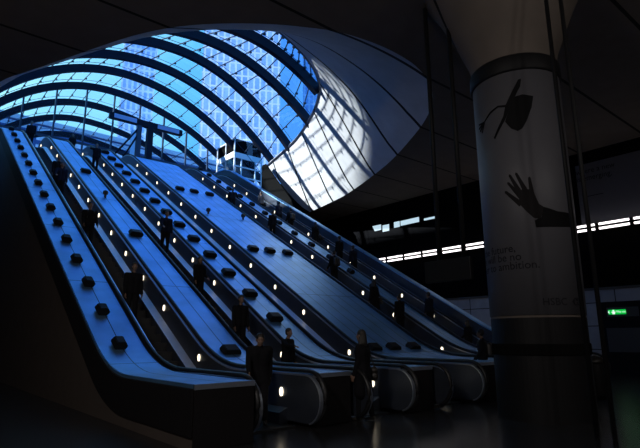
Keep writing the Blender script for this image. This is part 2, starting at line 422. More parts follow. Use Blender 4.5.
# flat ceiling around the opening
bm = bmesh.new(); cen = (11.0, 21.0)
X0, X1, Y0, Y1 = -12.0, 24.35, -15.0, 48.0
def to_rect(p):
    dx, dy = p[0]-cen[0], p[1]-cen[1]; t = 1e9
    if dx > 1e-6: t = min(t, (X1-cen[0])/dx)
    if dx < -1e-6: t = min(t, (X0-cen[0])/dx)
    if dy > 1e-6: t = min(t, (Y1-cen[1])/dy)
    if dy < -1e-6: t = min(t, (Y0-cen[1])/dy)
    return (cen[0]+dx*t, cen[1]+dy*t)
ring = [(.65, 36.0)] + c0 + [(21.6, 29), (21.6, 36)]
inn = [bm.verts.new((x, y, ZC)) for x, y in ring]; outp = [to_rect(p) for p in ring]; outv = [bm.verts.new((x, y, ZC)) for x, y in outp]
for i in range(len(ring)-1): bm.faces.new((inn[i], inn[i+1], outv[i+1], outv[i]))
for i in range(len(ring)-1):                          # corners of the hall
    (ax, ay), (bx, by) = outp[i], outp[i+1]
    onx = lambda v: min(abs(v-X0), abs(v-X1)) < 1e-4
    if onx(ax) != onx(bx):
        cxr = ax if onx(ax) else bx; cyr = by if onx(ax) else ay
        bm.faces.new((outv[i], outv[i+1], bm.verts.new((cxr, cyr, ZC))))
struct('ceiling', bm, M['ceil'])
# walls of the hall
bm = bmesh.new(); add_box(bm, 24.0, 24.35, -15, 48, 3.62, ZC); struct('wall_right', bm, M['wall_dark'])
bm = bmesh.new(); add_box(bm, 23.95, 24.35, -15, 48, 0, 3.6); struct('wall_right_lower', bm, M['clad'])
bm = bmesh.new(); add_box(bm, -12.3, -12, -15, 48, 0, ZC); struct('wall_left', bm, M['case'])
bm = bmesh.new(); add_box(bm, -12, 24.4, -15.3, -15, 0, ZC); struct('wall_front', bm, M['case'])
bm = bmesh.new(); add_box(bm, -12, 24.4, 48, 48.3, 0, ZG - .4); struct('wall_back', bm, M['case'])
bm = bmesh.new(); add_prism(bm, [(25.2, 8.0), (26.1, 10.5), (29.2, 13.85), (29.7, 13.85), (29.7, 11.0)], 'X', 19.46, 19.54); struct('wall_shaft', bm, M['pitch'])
bm = bmesh.new(); add_box(bm, 21.45, 21.6, 26.2, 36, ZC, ZG - .36); struct('wall_sun_stop', bm, M['pitch'])  # plate added to stop sun leaking past the flare onto the right wall
bm = bmesh.new(); add_box(bm, 23.9, 23.99, -15, 48, 3.55, 3.66); struct('trim_2', bm, M['signgrey'])

# ------------------------------------------------------------------ glass canopy
RP = [  # Y, xl, xr, x peak, z peak, right exponent
 (15.5, 9.6, 11.9, 10.8, 14.05, 1.0), (16.8, 7.3, 13.8, 10.9, 15.0, 1.0), (18.5, 6.1, 15.5, 10.9, 15.55, 1.0), (22.0, 4.0, 17.9, 10.9, 16.85, 1.0), (26.0, 2.6, 19.3, 11.0, 18.2, 1.0), (30.0, 1.8, 21.1, 11.0, 19.1, 1.0),
 (34.5, 1.5, 23.0, 11.1, 20.2, 1.0), (39.0, 1.4, 24.5, 11.2, 20.8, .85), (43.0, 1.5, 25.0, 11.3, 21.0, .78), (47.0, 1.9, 25.0, 11.4, 21.1, .72), (51.0, 2.4, 25.0, 11.5, 20.9, .7)]
def rp(y):
    for a, b in zip(RP, RP[1:]):
        if y <= b[0] + 1e-6:
            t = (y - a[0]) / (b[0] - a[0]); return [p + (q - p) * t for p, q in zip(a, b)]
    return list(RP[-1])
def shell(y, u, lift=0.0):
    """u in -1..1 across the arch"""
    _, xl, xr, xp, zp, q = rp(y)
    w = (xr - xp) if u > 0 else (xp - xl); e = q if u > 0 else .8
    return Vector((xp + u * w, y, ZR + (zp - ZR) * max(0, 1 - u*u) ** e + lift))
can = thing('glass_canopy', 'arched glass canopy with dark ribs over the head of the escalators', 'canopy', (10.9, 34, ZR))
can_off = Vector((10.9, 34, ZR))
US = [math.sin(math.pi/2 * (i/40*2 - 1) * .985) for i in range(41)]
def rib(y, wy=.28, d=.5):
    bm = bmesh.new(); rows = []
    P = [shell(y, u) for u in [-1 + i/24 for i in range(49)]]
    for i, p in enumerate(P):
        a, b = P[max(0, i-1)], P[min(len(P)-1, i+1)]; t = (b - a).normalized(); n = Vector((-t.z, 0, t.x))
        if n.z < 0: n = -n
        rows.append([bm.verts.new(p - can_off + n*sn*d/2 + Vector((0, sy*wy/2, 0))) for sn, sy in ((1, -1), (1, 1), (-1, 1), (-1, -1))])
    for a, b in zip(rows, rows[1:]):
        for k in range(4): bm.faces.new((a[k], b[k], b[(k+1) % 4], a[(k+1) % 4]))
    bm.faces.new(rows[0]); bm.faces.new(rows[-1][::-1])
    return obj('rib', bm, M['rib'], can)
for k, a in enumerate(RP[2:]): rib(a[0])
UB = [-1 + i/10 for i in range(21)]
UB = [math.copysign(abs(u)**.93, u) for u in UB]
for a, b in zip(RP, RP[1:]):
    bm = bmesh.new(); ys = [a[0] + (b[0]-a[0])*i/3 for i in range(4)]
    gr = [[bm.verts.new(shell(y, -1 + i/24, .36) - can_off) for i in range(49)] for y in ys]
    for p, q in zip(gr, gr[1:]):
        for i in range(48): bm.faces.new((p[i], p[i+1], q[i+1], q[i]))
    g = obj('glazing', bm, M['glass'], can)
    bm = bmesh.new()
    for u in UB[1:-1]:
        pts = [shell(y, u, .34) - can_off for y in ys]
        add_tube(bm, pts, .034, 5)
        for y in (a[0] + (b[0]-a[0])*.25, a[0] + (b[0]-a[0])*.75):
            c = shell(y, u, .27) - can_off
            add_box(bm, c.x-.07, c.x+.07, c.y-.055, c.y+.055, c.z-.04, c.z+.04)
    for f in (.12, .88):
        y = a[0] + (b[0]-a[0])*f
        add_tube(bm, [shell(y, -1 + i/24, .34) - can_off for i in range(49)], .018, 4)
    obj('glazing_bars', bm, M['bar'], g)
# ------------------------------------------------------------------ glazed entrance screen below the sixth rib
YS = 39.0
scr = thing('entrance_screen', 'glazed entrance screen of slim blue mullions under a canopy rib at the street end', 'screen', (11, YS, ZG))
so = Vector((11, YS, ZG))
mx = [3.25 + 2.07*k for k in range(10)]
def ztop(x):
    _, xl, xr, xp, zp, q = rp(YS); u = (x - xp) / ((xr-xp) if x > xp else (xp-xl))
    return ZR + (zp-ZR)*max(0, 1-u*u)**(q if u > 0 else .8) - .3
for x in mx:
    bm = bmesh.new(); add_box(bm, x-.05-so.x, x+.05-so.x, -.09, .09, 0, ztop(x) - so.z); obj('mullion', bm, M['bar'], scr)
bm = bmesh.new(); add_box(bm, mx[0]-.0-so.x, mx[-1]-so.x, -.05, .05, 2.55, 2.72); obj('transom', bm, M['bar'], scr)
bm = bmesh.new()
prev = None
for i in range(41):
    x = mx[0] + (mx[-1]-mx[0])*i/40
    c = (bm.verts.new((x-so.x, 0, 0)), bm.verts.new((x-so.x, 0, ztop(x)-so.z)))
    if prev: bm.faces.new((prev[0], c[0], c[1], prev[1]))
    prev = c
obj('pane', bm, M['glass2'], scr)

# ------------------------------------------------------------------ sign gantry at the top landing
YG = 37.0
g = thing('sign_gantry', 'dark T-shaped sign gantry with two pale sign panels at the top landing', 'sign gantry', (13.3, YG, ZG))
def gb(name, x0, x1, y0, y1, z0, z1, m, par=g, bev=.01):
    bm = bmesh.new(); add_box(bm, x0-13.3, x1-13.3, y0-YG, y1-YG, z0-ZG, z1-ZG); return obj(name, bm, m, par, False, bev)
gb('column', 12.75, 13.1, YG-.15, YG+.15, ZG, 17.7, M['bar']); gb('column', 13.55, 14.0, YG-.2, YG+.2, ZG, 17.7, M['rib'])
gb('column_facing', 12.35, 12.7, YG-.05, YG+.1, ZG, 17.2, M['steel'])
gb('crossbar', 10.65, 16.4, YG-.18, YG+.18, 17.66, 18.12, M['rib'])
gb('sign_panel', 10.95, 12.65, YG-.21, YG-.183, 17.72, 18.06, M['lightbox']); gb('sign_panel', 14.3, 16.1, YG-.21, YG-.183, 17.72, 18.06, M['lightbox'])
for dx in (0, .45):
    bm = bmesh.new(); add_tube(bm, [(11.3-13.3+dx, -.05, 15.0-ZG-dx), (12.8-13.3, -.05, 17.3-ZG-dx*1.2)], .07, 8); obj('strut', bm, M['rib'], g, True)
gb('rail', 13.9, 17.9, YG-.05, YG+.05, 15.0, 15.2, M['bar'])
gb('rail_post', 17.7, 17.9, YG-.06, YG+.06, ZG, 15.0, M['bar'])

# ------------------------------------------------------------------ lift kiosk
k = thing('lift_kiosk', 'white-framed glazed lift kiosk with dark upper panels beside the top landing', 'kiosk', (19.65, 34, ZG))
KO = (19.65, 34, ZG)
def kb(name, x0, x1, y0, y1, z0, z1, m, par=k, bev=.0):
    bm = bmesh.new(); add_box(bm, x0, x1, y0, y1, z0, z1); return obj(name, bm, m, par, False, bev)
W, D, H1, H2 = 2.65, 2.9, 2.95, 4.1
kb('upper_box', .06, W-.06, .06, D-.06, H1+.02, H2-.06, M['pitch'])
kb('roof', 0, W, 0, D, H2-.06, H2, M['rib'])
kb('core', .5, W-.3, .6, D-.3, 0, H1-.1, M['signgrey'])
bm = bmesh.new()
for x in (0, .62, 1.95, W-.09): add_box(bm, x, x+.09, -.02, .07, 0, H1)
for z in (.9, 1.75): add_box(bm, 0, W, -.018, .068, z, z+.09)
add_box(bm, 0, W, -.022, .08, 2.5, H1); obj('front_frame', bm, M['white'], k)
bm = bmesh.new()
for y in (0, 1.4, D-.09): add_box(bm, -.02, .07, y, y+.09, 0, H2)
for z in (1.3, 2.55, H1, H2-.08): add_box(bm, -.021, .071, 0, D, z, z+.08)
add_box(bm, -.018, .06, 0, D, 2.55, H1)
obj('side_frame', bm, M['white'], k)
kb('front_glass', .05, W-.05, .03, .04, .05, 2.5, M['glass2']); kb('side_glass', .03, .04, .05, D-.05, .05, 2.5, M['glass2'])

# ------------------------------------------------------------------ street buildings beyond the glass
def building(name, label, x0, x1, y0, y1, z1, m, rz=0):
    b = thing(name, label, 'building', ((x0+x1)/2, y0, ZG), R(rz)); hx = (x1-x0)/2
    bm = bmesh.new(); add_box(bm, -hx, hx, 0, y1-y0, 0, z1-ZG); obj('facade', bm, m, b)
    bm = bmesh.new(); add_box(bm, -hx-.3, hx+.3, -.3, y1-y0+.3, z1-ZG, z1-ZG+.9); obj('parapet', bm, M['white'], b)
building('office_building', 'low white-banded office building across the plaza, seen under the canopy end', -30, 62, 100, 120, 40.2, M['facade'])
building('sun_screen_block', 'long sun-blocking mass added west of the canopy, outside the left of the view', -60, -34, 10, 46.9, 33.95, M['facade'])  # unseen mass added, its top set to keep direct sun off the decks
building('sun_screen_block', 'taller sun-blocking mass added farther along the west side, outside the left of the view', -60, -34, 48.0, 98, 39.0, M['facade'])  # second unseen mass added to shade the upper decks from the sun
building('office_tower', 'tall blue glass tower seen through the canopy right of centre', 62, 86, 125, 150, 150, M['tower'], -27)
building('office_tower', 'pale gridded tower seen through the upper right panes of the canopy', 98, 128, 120, 150, 175, M['tower2'], -45)
building('office_tower', 'slim blue tower glimpsed through the middle of the canopy', 46, 56, 150, 170, 95, M['tower2'], -20)
bm = bmesh.new(); add_box(bm, -200, 260, 66, 320, ZG-.6, ZG-.05); struct('ground', bm, M['plaza'])

# ------------------------------------------------------------------ pillar with the wrapped poster
PX, PY, PR = 10.59, 5.43, .953
pil = thing('pillar', 'round concrete pillar wrapped in a pale poster, right of the escalator feet', 'pillar', (PX, PY, 0))
bm = bmesh.new(); add_lathe(bm, [(PR-.01, 0), (PR-.01, 1.98)], 0, 0, 64); obj('plinth', bm, M['black'], pil, False)
bm = bmesh.new(); add_lathe(bm, [(PR+.005, 1.25), (PR+.012, 1.27), (PR+.012, 1.45), (PR+.005, 1.47)], 0, 0, 64); obj('plinth_band', bm, M['pitch'], pil)
bm = bmesh.new(); add_lathe(bm, [(PR-.02, 1.98), (PR-.02, 7.4)], 0, 0, 64); obj('shaft', bm, M['ceil'], pil)
bm = bmesh.new(); add_lathe(bm, [(PR, 2.03), (PR, 7.28)], 0, 0, 96); po = obj('poster', bm, M['poster'], pil, True)
bm = bmesh.new(); add_lathe(bm, [(PR+.03, 7.28), (PR+.05, 7.32), (PR+.05, 7.62), (PR+.03, 7.66)], 0, 0, 64); obj('collar', bm, M['black'], pil, True)
bm = bmesh.new(); add_lathe(bm, [(PR-.02, 7.4), (PR-.02, 7.7), (PR+.05, 8.0), (PR+.25, 8.5), (PR+.5, 9.1), (PR+.75, 9.6), (PR+1.0, 9.99)], 0, 0, 64); obj('capital', bm, M['ceil'], pil, True)
A0 = math.atan2(-PY, -PX)
def on_pillar(s, z, lift):
    a = A0 - (-s) / PR                      # s grows to the right seen from the concourse
    return ((PR + lift) * math.cos(a), (PR + lift) * math.sin(a), z)
def wrap(name, poly, m, lift=.006, par=None):
    """a flat outline (s,z) printed on the pillar: cut fine, then bent round it"""
    bm = bmesh.new(); bm.faces.new([bm.verts.new((s, 0, z)) for s, z in poly])
    bmesh.ops.triangulate(bm, faces=bm.faces[:])
    for _ in range(5):
        es = [e for e in bm.edges if e.calc_length() > .1]
        if not es: break
        bmesh.ops.subdivide_edges(bm, edges=es, cuts=1); bmesh.ops.triangulate(bm, faces=bm.faces[:])
    for v in bm.verts: v.co = on_pillar(v.co.x, v.co.z, lift)
    return obj(name, bm, m, par or po)
board = [(.143, 7.063), (.113, 6.891), (-.024, 6.651), (-.255, 6.185), (-.519, 5.814), (-.547, 5.859), (-.285, 6.281), (-.222, 6.508), (-.074, 6.78), (.086, 7.054)]
capp = [(-.033, 6.665), (.146, 6.693), (.357, 6.636), (.296, 6.378), (.167, 6.073), (.068, 5.915), (-.024, 5.879), (-.144, 5.955), (-.259, 6.14)]
wrap('printed_mortarboard', board, M['ink']); wrap('printed_cap', capp, M['ink'], .008)
cord = [(-.21, 6.522), (-.391, 6.561), (-.588, 6.486), (-.79, 6.33), (-.77, 6.30), (-.57, 6.44), (-.385, 6.52), (-.22, 6.47)]
wrap('printed_tassel', cord, M['ink'])
for q in ((-1.02, 6.36), (-1.03, 6.26), (-.98, 6.18), (-.9, 6.12)):
    wrap('printed_tassel', [(-.79, 6.335), q, (q[0]+.03, q[1]-.04), (-.76, 6.29)], M['ink'])
wrap('printed_sleeve', [(.335, 4.19), (.62, 4.10), (.99, 4.09), (1.0, 3.80), (.606, 3.776), (.146, 3.768), (.132, 3.915), (.272, 3.98)], M['ink'], .007)
wrap('printed_hand', [(-.113, 4.548), (-.04, 4.60), (.046, 4.585), (.12, 4.57), (.165, 4.54), (.19, 4.44), (.248, 4.256), (.36, 4.169), (.244, 3.94), (.119, 3.97), (.003, 4.105), (-.13, 4.289)], M['ink_hand'])
for a, b, w0, w1 in (((-.08, 4.50), (-.265, 4.93), .05, .026), ((.02, 4.54), (-.133, 4.945), .05, .026), ((.13, 4.50), (.112, 4.82), .045, .026), ((-.085, 4.43), (-.31, 4.77), .05, .026), ((-.09, 4.27), (-.38, 4.59), .055, .028)):
    dx, dy = b[0]-a[0], b[1]-a[1]; l = math.hypot(dx, dy); nx, ny = -dy/l, dx/l
    wrap('printed_finger', [(a[0]+nx*w0, a[1]+ny*w0), (b[0]+nx*w1, b[1]+ny*w1), (b[0]+dx/l*.03, b[1]+dy/l*.03), (b[0]-nx*w1, b[1]-ny*w1), (a[0]-nx*w0, a[1]-ny*w0)], M['ink_hand'], .0065)

def text_mesh(body, size, align='LEFT'):
    cu = bpy.data.curves.new('t', 'FONT'); cu.body = body; cu.size = size; cu.align_x = align; cu.resolution_u = 3
    o = bpy.data.objects.new('t', cu); COL.objects.link(o)
    dg = bpy.context.evaluated_depsgraph_get(); me = bpy.data.meshes.new_from_object(o.evaluated_get(dg))
    bm = bmesh.new(); bm.from_mesh(me)
    bpy.data.objects.remove(o); bpy.data.curves.remove(cu); bpy.data.meshes.remove(me)
    return bm
def pillar_text(body, size, s, z, slope=0.0, align='LEFT', m='ink_text'):
    bm = text_mesh(body, size, align)
    for v in bm.verts:
        x, y = v.co.x, v.co.y
        v.co = on_pillar(s + x, z + y + slope * x, .008)
    return obj('poster_text', bm, M[m], po)
pillar_text('In the future,', .23, -.28, 3.31, 0, 'RIGHT')
pillar_text('there will be no', .23, -.18, 3.13, 0, 'RIGHT')
pillar_text('barrier to ambition.', .23, .15, 2.95, 0, 'RIGHT')
pillar_text('HSBC', .20, .12, 2.21)
def hexmark(s, z, w, h):
    for poly in ([(0, 0), (w/4, h/2), (w/4, -h/2)], [(w/4, h/2), (w*3/4, h/2), (w/2, 0)], [(w/4, -h/2), (w/2, 0), (w*3/4, -h/2)], [(w, 0), (w*3/4, h/2), (w*3/4, -h/2)]):
        wrap('poster_logo', [(s + x, z + y) for x, y in poly], M['ink_text'], .008)
hexmark(.73, 2.28, .28, .14)

# ------------------------------------------------------------------ right-hand side: lamps, signs, rods
k = 0
for y0 in [22.9 - 1.40*i for i in range(14)]:
    for j, z in enumerate((6.42, 6.22)):
        if y0 - 1.3 < -9: continue
        i_ = round((22.9-y0)/1.4)
        t = thing('tube_lamp', f"fluorescent tube in the {['upper','lower'][j]} line on the right wall, {'at' if i_ == 0 else ORD[i_] + ' from'} the far end", 'lamp', (23.6, y0, z), 0, 'fluorescent tubes on the right wall')
        bm = bmesh.new(); add_tube(bm, [(0, -1.29, 0), (0, -.05, 0)], .05, 8); obj('tube', bm, M['tube'], t, True)
        bm = bmesh.new(); add_box(bm, .06, .41, -1.33, -.01, -.03, .03)
        add_box(bm, -.05, .1, -1.33, -1.29, -.05, .05); add_box(bm, -.05, .1, -.05, -.01, -.05, .05); obj('batten', bm, M['black'], t)
# glowing panels that imitate patches of sunlight on the wall
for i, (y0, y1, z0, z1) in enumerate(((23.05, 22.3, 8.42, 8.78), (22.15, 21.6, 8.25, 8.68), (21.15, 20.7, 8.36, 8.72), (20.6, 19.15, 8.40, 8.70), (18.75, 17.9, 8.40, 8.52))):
    t = tag(obj('sun_patch_panel', (lambda b: (add_prism(b, [(y0, z1), (y1, z1), (y1, z0), ((y0*3+y1)/4 if i == 0 else y0, z0)], 'X', 23.96, 24.02), b)[1])(bmesh.new()), M['sun_patch']),
            f"pale glowing panel imitating a sun patch high on the dark right wall, {['nearest the escalators','second from the escalators','third from the escalators','longest of its line','thin one nearest the rods'][i]}", 'light patch', 'imitated sun patches on the right wall')
# lower cladding: frames, exit sign
t = thing('exit_sign', 'illuminated green exit sign on a grey panel in the far right doorway', 'sign', (23.9, 8.48, 2.57))
bm = bmesh.new(); add_box(bm, -.02, .04, -.62, .62, -.2, .2); obj('sign_board', bm, M['signgrey'], t)
bm = bmesh.new(); add_box(bm, -.04, -.02, -.15, .54, -.1, .1); obj('green_panel', bm, M['green'], t)
bm = bmesh.new(); add_prism(bm, [(.56, 0), (.5, .07), (.5, -.07)], 'X', -.05, -.041)
add_box(bm, -.05, -.041, .28, .38, -.09, .03); add_box(bm, -.05, -.041, .30, .36, .04, .09)
add_box(bm, -.05, -.041, .25, .42, -.02, .01); obj('pictogram', bm, M['signwhite'], t)
bm = text_mesh('Way out', .13)
for v in bm.verts: v.co = (-.045, .22 - v.co.x * .8, -.03 + v.co.y)
obj('sign_text', bm, M['signwhite'], t)
t = thing('door_surround', 'black framed doorway opening with a grey lower panel in the right wall', 'doorway', (23.93, 8.5, 0))
bm = bmesh.new(); add_box(bm, -.012, .0, -1.35, .85, 0, 3.0); obj('opening', bm, M['black'], t)
bm = bmesh.new(); add_box(bm, -.03, -.013, -.95, .7, .9, 1.9); obj('lower_panel', bm, M['signgrey'], t)
# poster on the right wall
t = thing('wall_poster', 'large pale grey poster with two lines of text on the right wall behind the pillar', 'poster', (23.97, 8.0, 6.5))
bm = bmesh.new(); add_box(bm, -.03, .02, -2.6, 1.7, 0.05, 2.9); obj('sheet', bm, M['poster'], t)
for body, y, z in (('where a new', 1.85, 2.44), ('is emerging,', 1.85, 2.1)):
    bm = text_mesh(body, .36)
    for v in bm.verts: v.co = (-.04, y - .15 - v.co.x * .9, z + v.co.y)
    obj('poster_text', bm, M['ink_text'], t)
bm = bmesh.new(); add_box(bm, -.04, -.031, .62, 1.35, 1.33, 1.36); obj('printed_rule', bm, M['ink_text'], t)
# hanging sign on two rods
t = thing('hanging_sign', 'dark sign board hung from the ceiling on two thin rods left of the pillar', 'sign', (9.7, 7.0, 3.1))
bm = bmesh.new(); add_box(bm, -.06, .06, -.65, .6, -.25, .25); obj('board', bm, M['black'], t, False, .01)
for y in (.2, -.47):
    bm = bmesh.new(); add_tube(bm, [(0, y, .25), (0, y, 6.9)], .055, 8); obj('rod', bm, M['black'], t, True)
for y, lb in ((3.83, 'thin black pole standing against the right edge of the pillar'), (3.56, 'thin black pole just right of the pillar, the one clear of it')):
    bm = bmesh.new(); add_tube(bm, [(0, 0, 0), (0, 0, 10.0)], .04, 8); o = obj('pole', bm, M['black'], None, True); o.location = (9.05, y, 0); tag(o, lb, 'pole', 'poles by the pillar')
# bin
t = thing('litter_bin', 'rounded dark litter bin with a pale lid, in front of the right wall doorway', 'bin', (14.6, 6.05, 0))
bm = bmesh.new(); add_lathe(bm, [(.22, 0), (.25, .1), (.25, .85), (.23, .9)], 0, 0, 24); obj('body', bm, M['black'], t, True)
bm = bmesh.new(); add_lathe(bm, [(.26, .9), (.26, .95), (.2, 1.05), (.08, 1.1)], 0, 0, 24); obj('lid', bm, M['leather'], t, True)
# lamps added out of view to fill light onto pillar and ceiling
for x, y, lb in ((-5.0, 2.0, 'round fill lamp added out of view, the left one'), (2.5, -7.0, 'round fill lamp added out of view, the middle one'), (9.0, -6.0, 'round fill lamp added out of view, the right one')):
    t = thing('added_fill_lamp', lb, 'lamp', (x, y, 8.2), 0, 'added fill lamps out of view')
    bm = bmesh.new(); add_lathe(bm, [(.10, 0), (.13, .04), (.13, .1), (.07, .3), (.04, .32)], 0, 0, 24); obj('shade', bm, M['black'], t, True)
    bm = bmesh.new(); add_tube(bm, [(0, 0, .3), (0, 0, 1.8)], .02, 6); obj('cord', bm, M['black'], t)
    l = bpy.data.lights.new('fill_bulb', 'POINT'); l.energy = 1300 if x < 0 else 340; l.color = (1.0, .93, .88); l.shadow_soft_size = .3
    lo = bpy.data.objects.new('fill_bulb', l); COL.objects.link(lo); lo.parent = t; lo.location = (0, 0, -.45)
# ------------------------------------------------------------------ people
def sphere(bm, c, r, seg=14):
    if not isinstance(r, (tuple, list)): r = (r, r, r)
    bmesh.ops.create_uvsphere(bm, u_segments=seg, v_segments=seg//2+2, radius=1, matrix=Matrix.Translation(c) @ Matrix.Diagonal((*r, 1)))
def capsule(bm, a, b, r1, r2, n=12):
    a, b = Vector(a), Vector(b)
    sphere(bm, a, r1, n); sphere(bm, b, r2, n)
    if (b - a).length > 1e-4: add_tube(bm, [a, b], r1, n, False, 0, r2)
def remeshed(name, bm, voxel, m, it=3):
    bmesh.ops.recalc_face_normals(bm, faces=bm.faces[:])
    me = bpy.data.meshes.new('raw'); bm.to_mesh(me); bm.free()
    o = bpy.data.objects.new('raw', me); COL.objects.link(o)
    r = o.modifiers.new('r', 'REMESH'); r.mode = 'VOXEL'; r.voxel_size = voxel; r.use_smooth_shade = True
    sm = o.modifiers.new('s', 'SMOOTH'); sm.iterations = it; sm.factor = .5
    dg = bpy.context.evaluated_depsgraph_get(); dg.update()
    out = bpy.data.meshes.new_from_object(o.evaluated_get(dg)); out.name = name
    bpy.data.objects.remove(o); bpy.data.meshes.remove(me)
    out.materials.clear(); out.materials.append(m)
    return out
def rx(v, a): c, s_ = math.cos(a), math.sin(a); return Vector((v[0], v[1]*c - v[2]*s_, v[1]*s_ + v[2]*c))
def figure(lean=0, nod=0, legs=((0, 0), (0, 0)), arms=((0, .08, .15), (0, .08, .15)), long_hair=False, coat=0.0, female=False, bag=None, hat=False,
           jacket='cloth', trousers='cloth', h=1.74):
    """standing along +Z facing +Y; legs: (swing, knee), arms: (swing, out, elbow) in radians, left then right"""
    k = h / 1.74; sw = .175 if female else .20
    hip = Vector((0, 0, .93)); J = {}
    for i, sd_ in ((0, -1), (1, 1)):
        s0, kn = legs[i]; a = hip + Vector((sd_*.095, 0, -.02))
        kne = a + Vector((sd_*.01, math.sin(s0), -math.cos(s0)))*.43
        ank = kne + Vector((0, math.sin(s0-kn), -math.cos(s0-kn)))*.42
        J['hip', i], J['knee', i], J['ank', i] = a, kne, ank
    drop = min(J['ank', 0].z, J['ank', 1].z) - .075
    up = lambda v: hip + rx(Vector(v) - hip, -lean)
    for i, sd_ in ((0, -1), (1, 1)):
        s0, ou, el = arms[i]
        sh_ = up((sd_*sw, 0, 1.42)); a0 = s0
        d1 = Vector((sd_*math.sin(ou), math.sin(a0)*math.cos(ou), -math.cos(a0)*math.cos(ou))); elb = sh_ + d1*.29
        d2 = Vector((sd_*math.sin(ou*.3), math.sin(a0+el), -math.cos(a0+el))).normalized(); wr = elb + d2*.25
        J['sho', i], J['elb', i], J['wri', i], J['dir', i] = sh_, elb, wr, d2
    neck0, neck1 = up((0, -.01, 1.45)), up((0, .01, 1.54))
    hc = neck1 + rx(Vector((0, .025, .10)), -lean*.6 - nod); hr = lambda v: hc + rx(Vector(v), -lean*.6 - nod)
    for q in list(J): 
        if q[0] != 'dir': J[q] = J[q] - Vector((0, 0, drop))
    dn = Vector((0, 0, drop)); neck0 -= dn; neck1 -= dn; hc -= dn
    T = lambda v: up(v) - dn
    def skeleton(bm, e, arms_=True, torso=True):
        if torso:
            for x in (-.075, .075):
                capsule(bm, T((x, 0, .95)), T((x*.8, 0, 1.12)), .115+e, .10+e); capsule(bm, T((x*.8, 0, 1.12)), T((x*1.2, .0, 1.33)), .10+e, .112+e)
            capsule(bm, T((-sw+.03, 0, 1.41)), T((sw-.03, 0, 1.41)), .062+e, .062+e)
        if arms_:
            for i in (0, 1):
                capsule(bm, J['sho', i], J['elb', i], .052+e, .04+e); capsule(bm, J['elb', i], J['wri', i], .04+e, .028+e)
    bm = bmesh.new(); skeleton(bm, 0)
    for i in (0, 1):
        capsule(bm, J['hip', i], J['knee', i], .085, .055); capsule(bm, J['knee', i], J['ank', i], .055, .038)
        w = J['wri', i]; d = J['dir', i]; sd_ = (-1, 1)[i]
        side = Vector((0, 1, 0)) if abs(d.y) < .8 else Vector((sd_*-1, 0, 0)); side = (side - d*side.dot(d)).normalized(); nrm = d.cross(side)
        pc = w + d*.05
        for q in (-.028, 0, .028): capsule(bm, w + side*q*.5, w + side*q + d*.085, .018, .015)
        for j, (q, ln) in enumerate(((-.03, .062), (-.01, .078), (.011, .082), (.031, .072))):
            k0 = w + side*q + d*.085; k1 = k0 + d*ln*.55 + nrm*.008*-sd_; k2 = k1 + d*ln*.4 + nrm*.022*-sd_
            capsule(bm, k0, k1, .0095, .009, 8); capsule(bm, k1, k2, .009, .0078, 8)
        t0 = w + side*.03 + d*.03; t1 = t0 + side*.03 + d*.03; capsule(bm, t0, t1, .012, .0105, 8); capsule(bm, t1, t1 + d*.032 + side*.004, .0105, .009, 8)
    capsule(bm, neck0, neck1, .056, .052)
    H = lambda v: hr(v) - dn
    sphere(bm, H((0, -.01, .035)), (.076, .094, .088), 18); sphere(bm, H((0, .02, -.035)), (.06, .07, .075), 16); sphere(bm, H((0, .055, -.088)), (.028, .026, .022), 12)
    capsule(bm, H((0, .082, .02)), H((0, .104, -.02)), .010, .014, 10)
    for x in (-.034, .034): sphere(bm, H((x*2.25, -.005, 0)), (.012, .022, .032), 10); sphere(bm, H((x, .066, -.012)), (.022, .02, .02), 10)
    sphere(bm, H((0, .083, -.052)), (.024, .012, .009), 10)
    out = {'body': remeshed('body', bm, .0085, M['skin'])}
    # shirt / jacket
    bm = bmesh.new(); skeleton(bm, .018)
    capsule(bm, neck0 - Vector((0, 0, .03)), neck0 + Vector((0, 0, .03)), .075, .066)
    if coat:
        for x in (-.06, .06): capsule(bm, T((x, 0, .98)), Vector((x*1.5, 0, .93-drop-coat)), .14, .16)
    out['coat' if coat else 'jacket'] = remeshed('coat' if coat else 'jacket', bm, .014, M[jacket])
    bm = bmesh.new()
    for i in (0, 1):
        capsule(bm, J['hip', i], J['knee', i], .105, .072); capsule(bm, J['knee', i], J['ank', i] + Vector((0, 0, .02)), .072, .052)
    capsule(bm, Vector((-.07, 0, .93-drop)), Vector((.07, 0, .93-drop)), .115, .115)
    out['trousers'] = remeshed('trousers', bm, .014, M[trousers])
    for i in (0, 1):
        bm = bmesh.new(); a = J['ank', i]; ground = a.z - .075
        capsule(bm, Vector((a.x, a.y-.03, ground+.045)), Vector((a.x, a.y+.06, ground+.04)), .042, .04); capsule(bm, Vector((a.x, a.y+.06, ground+.035)), Vector((a.x, a.y+.165, ground+.028)), .038, .027)
        capsule(bm, a, Vector((a.x, a.y-.02, ground+.05)), .045, .042)
        out['shoe%d' % i] = remeshed('shoe', bm, .011, M['leather'])
    bm = bmesh.new()
    sphere(bm, H((0, -.022, .05)), (.086, .098, .092), 18); sphere(bm, H((0, -.045, 0)), (.08, .07, .075), 14)
    if long_hair:
        capsule(bm, H((0, -.05, .0)), H((0, -.06, -.14)), .078, .085); capsule(bm, H((-.06, -.02, -.02)), H((-.075, -.02, -.17)), .03, .04); capsule(bm, H((.06, -.02, -.02)), H((.075, -.02, -.17)), .03, .04)
    if hat: sphere(bm, H((0, .0, .07)), (.1, .115, .07), 16)
    out['hair'] = remeshed('hair', bm, .012, M['hair_d'])
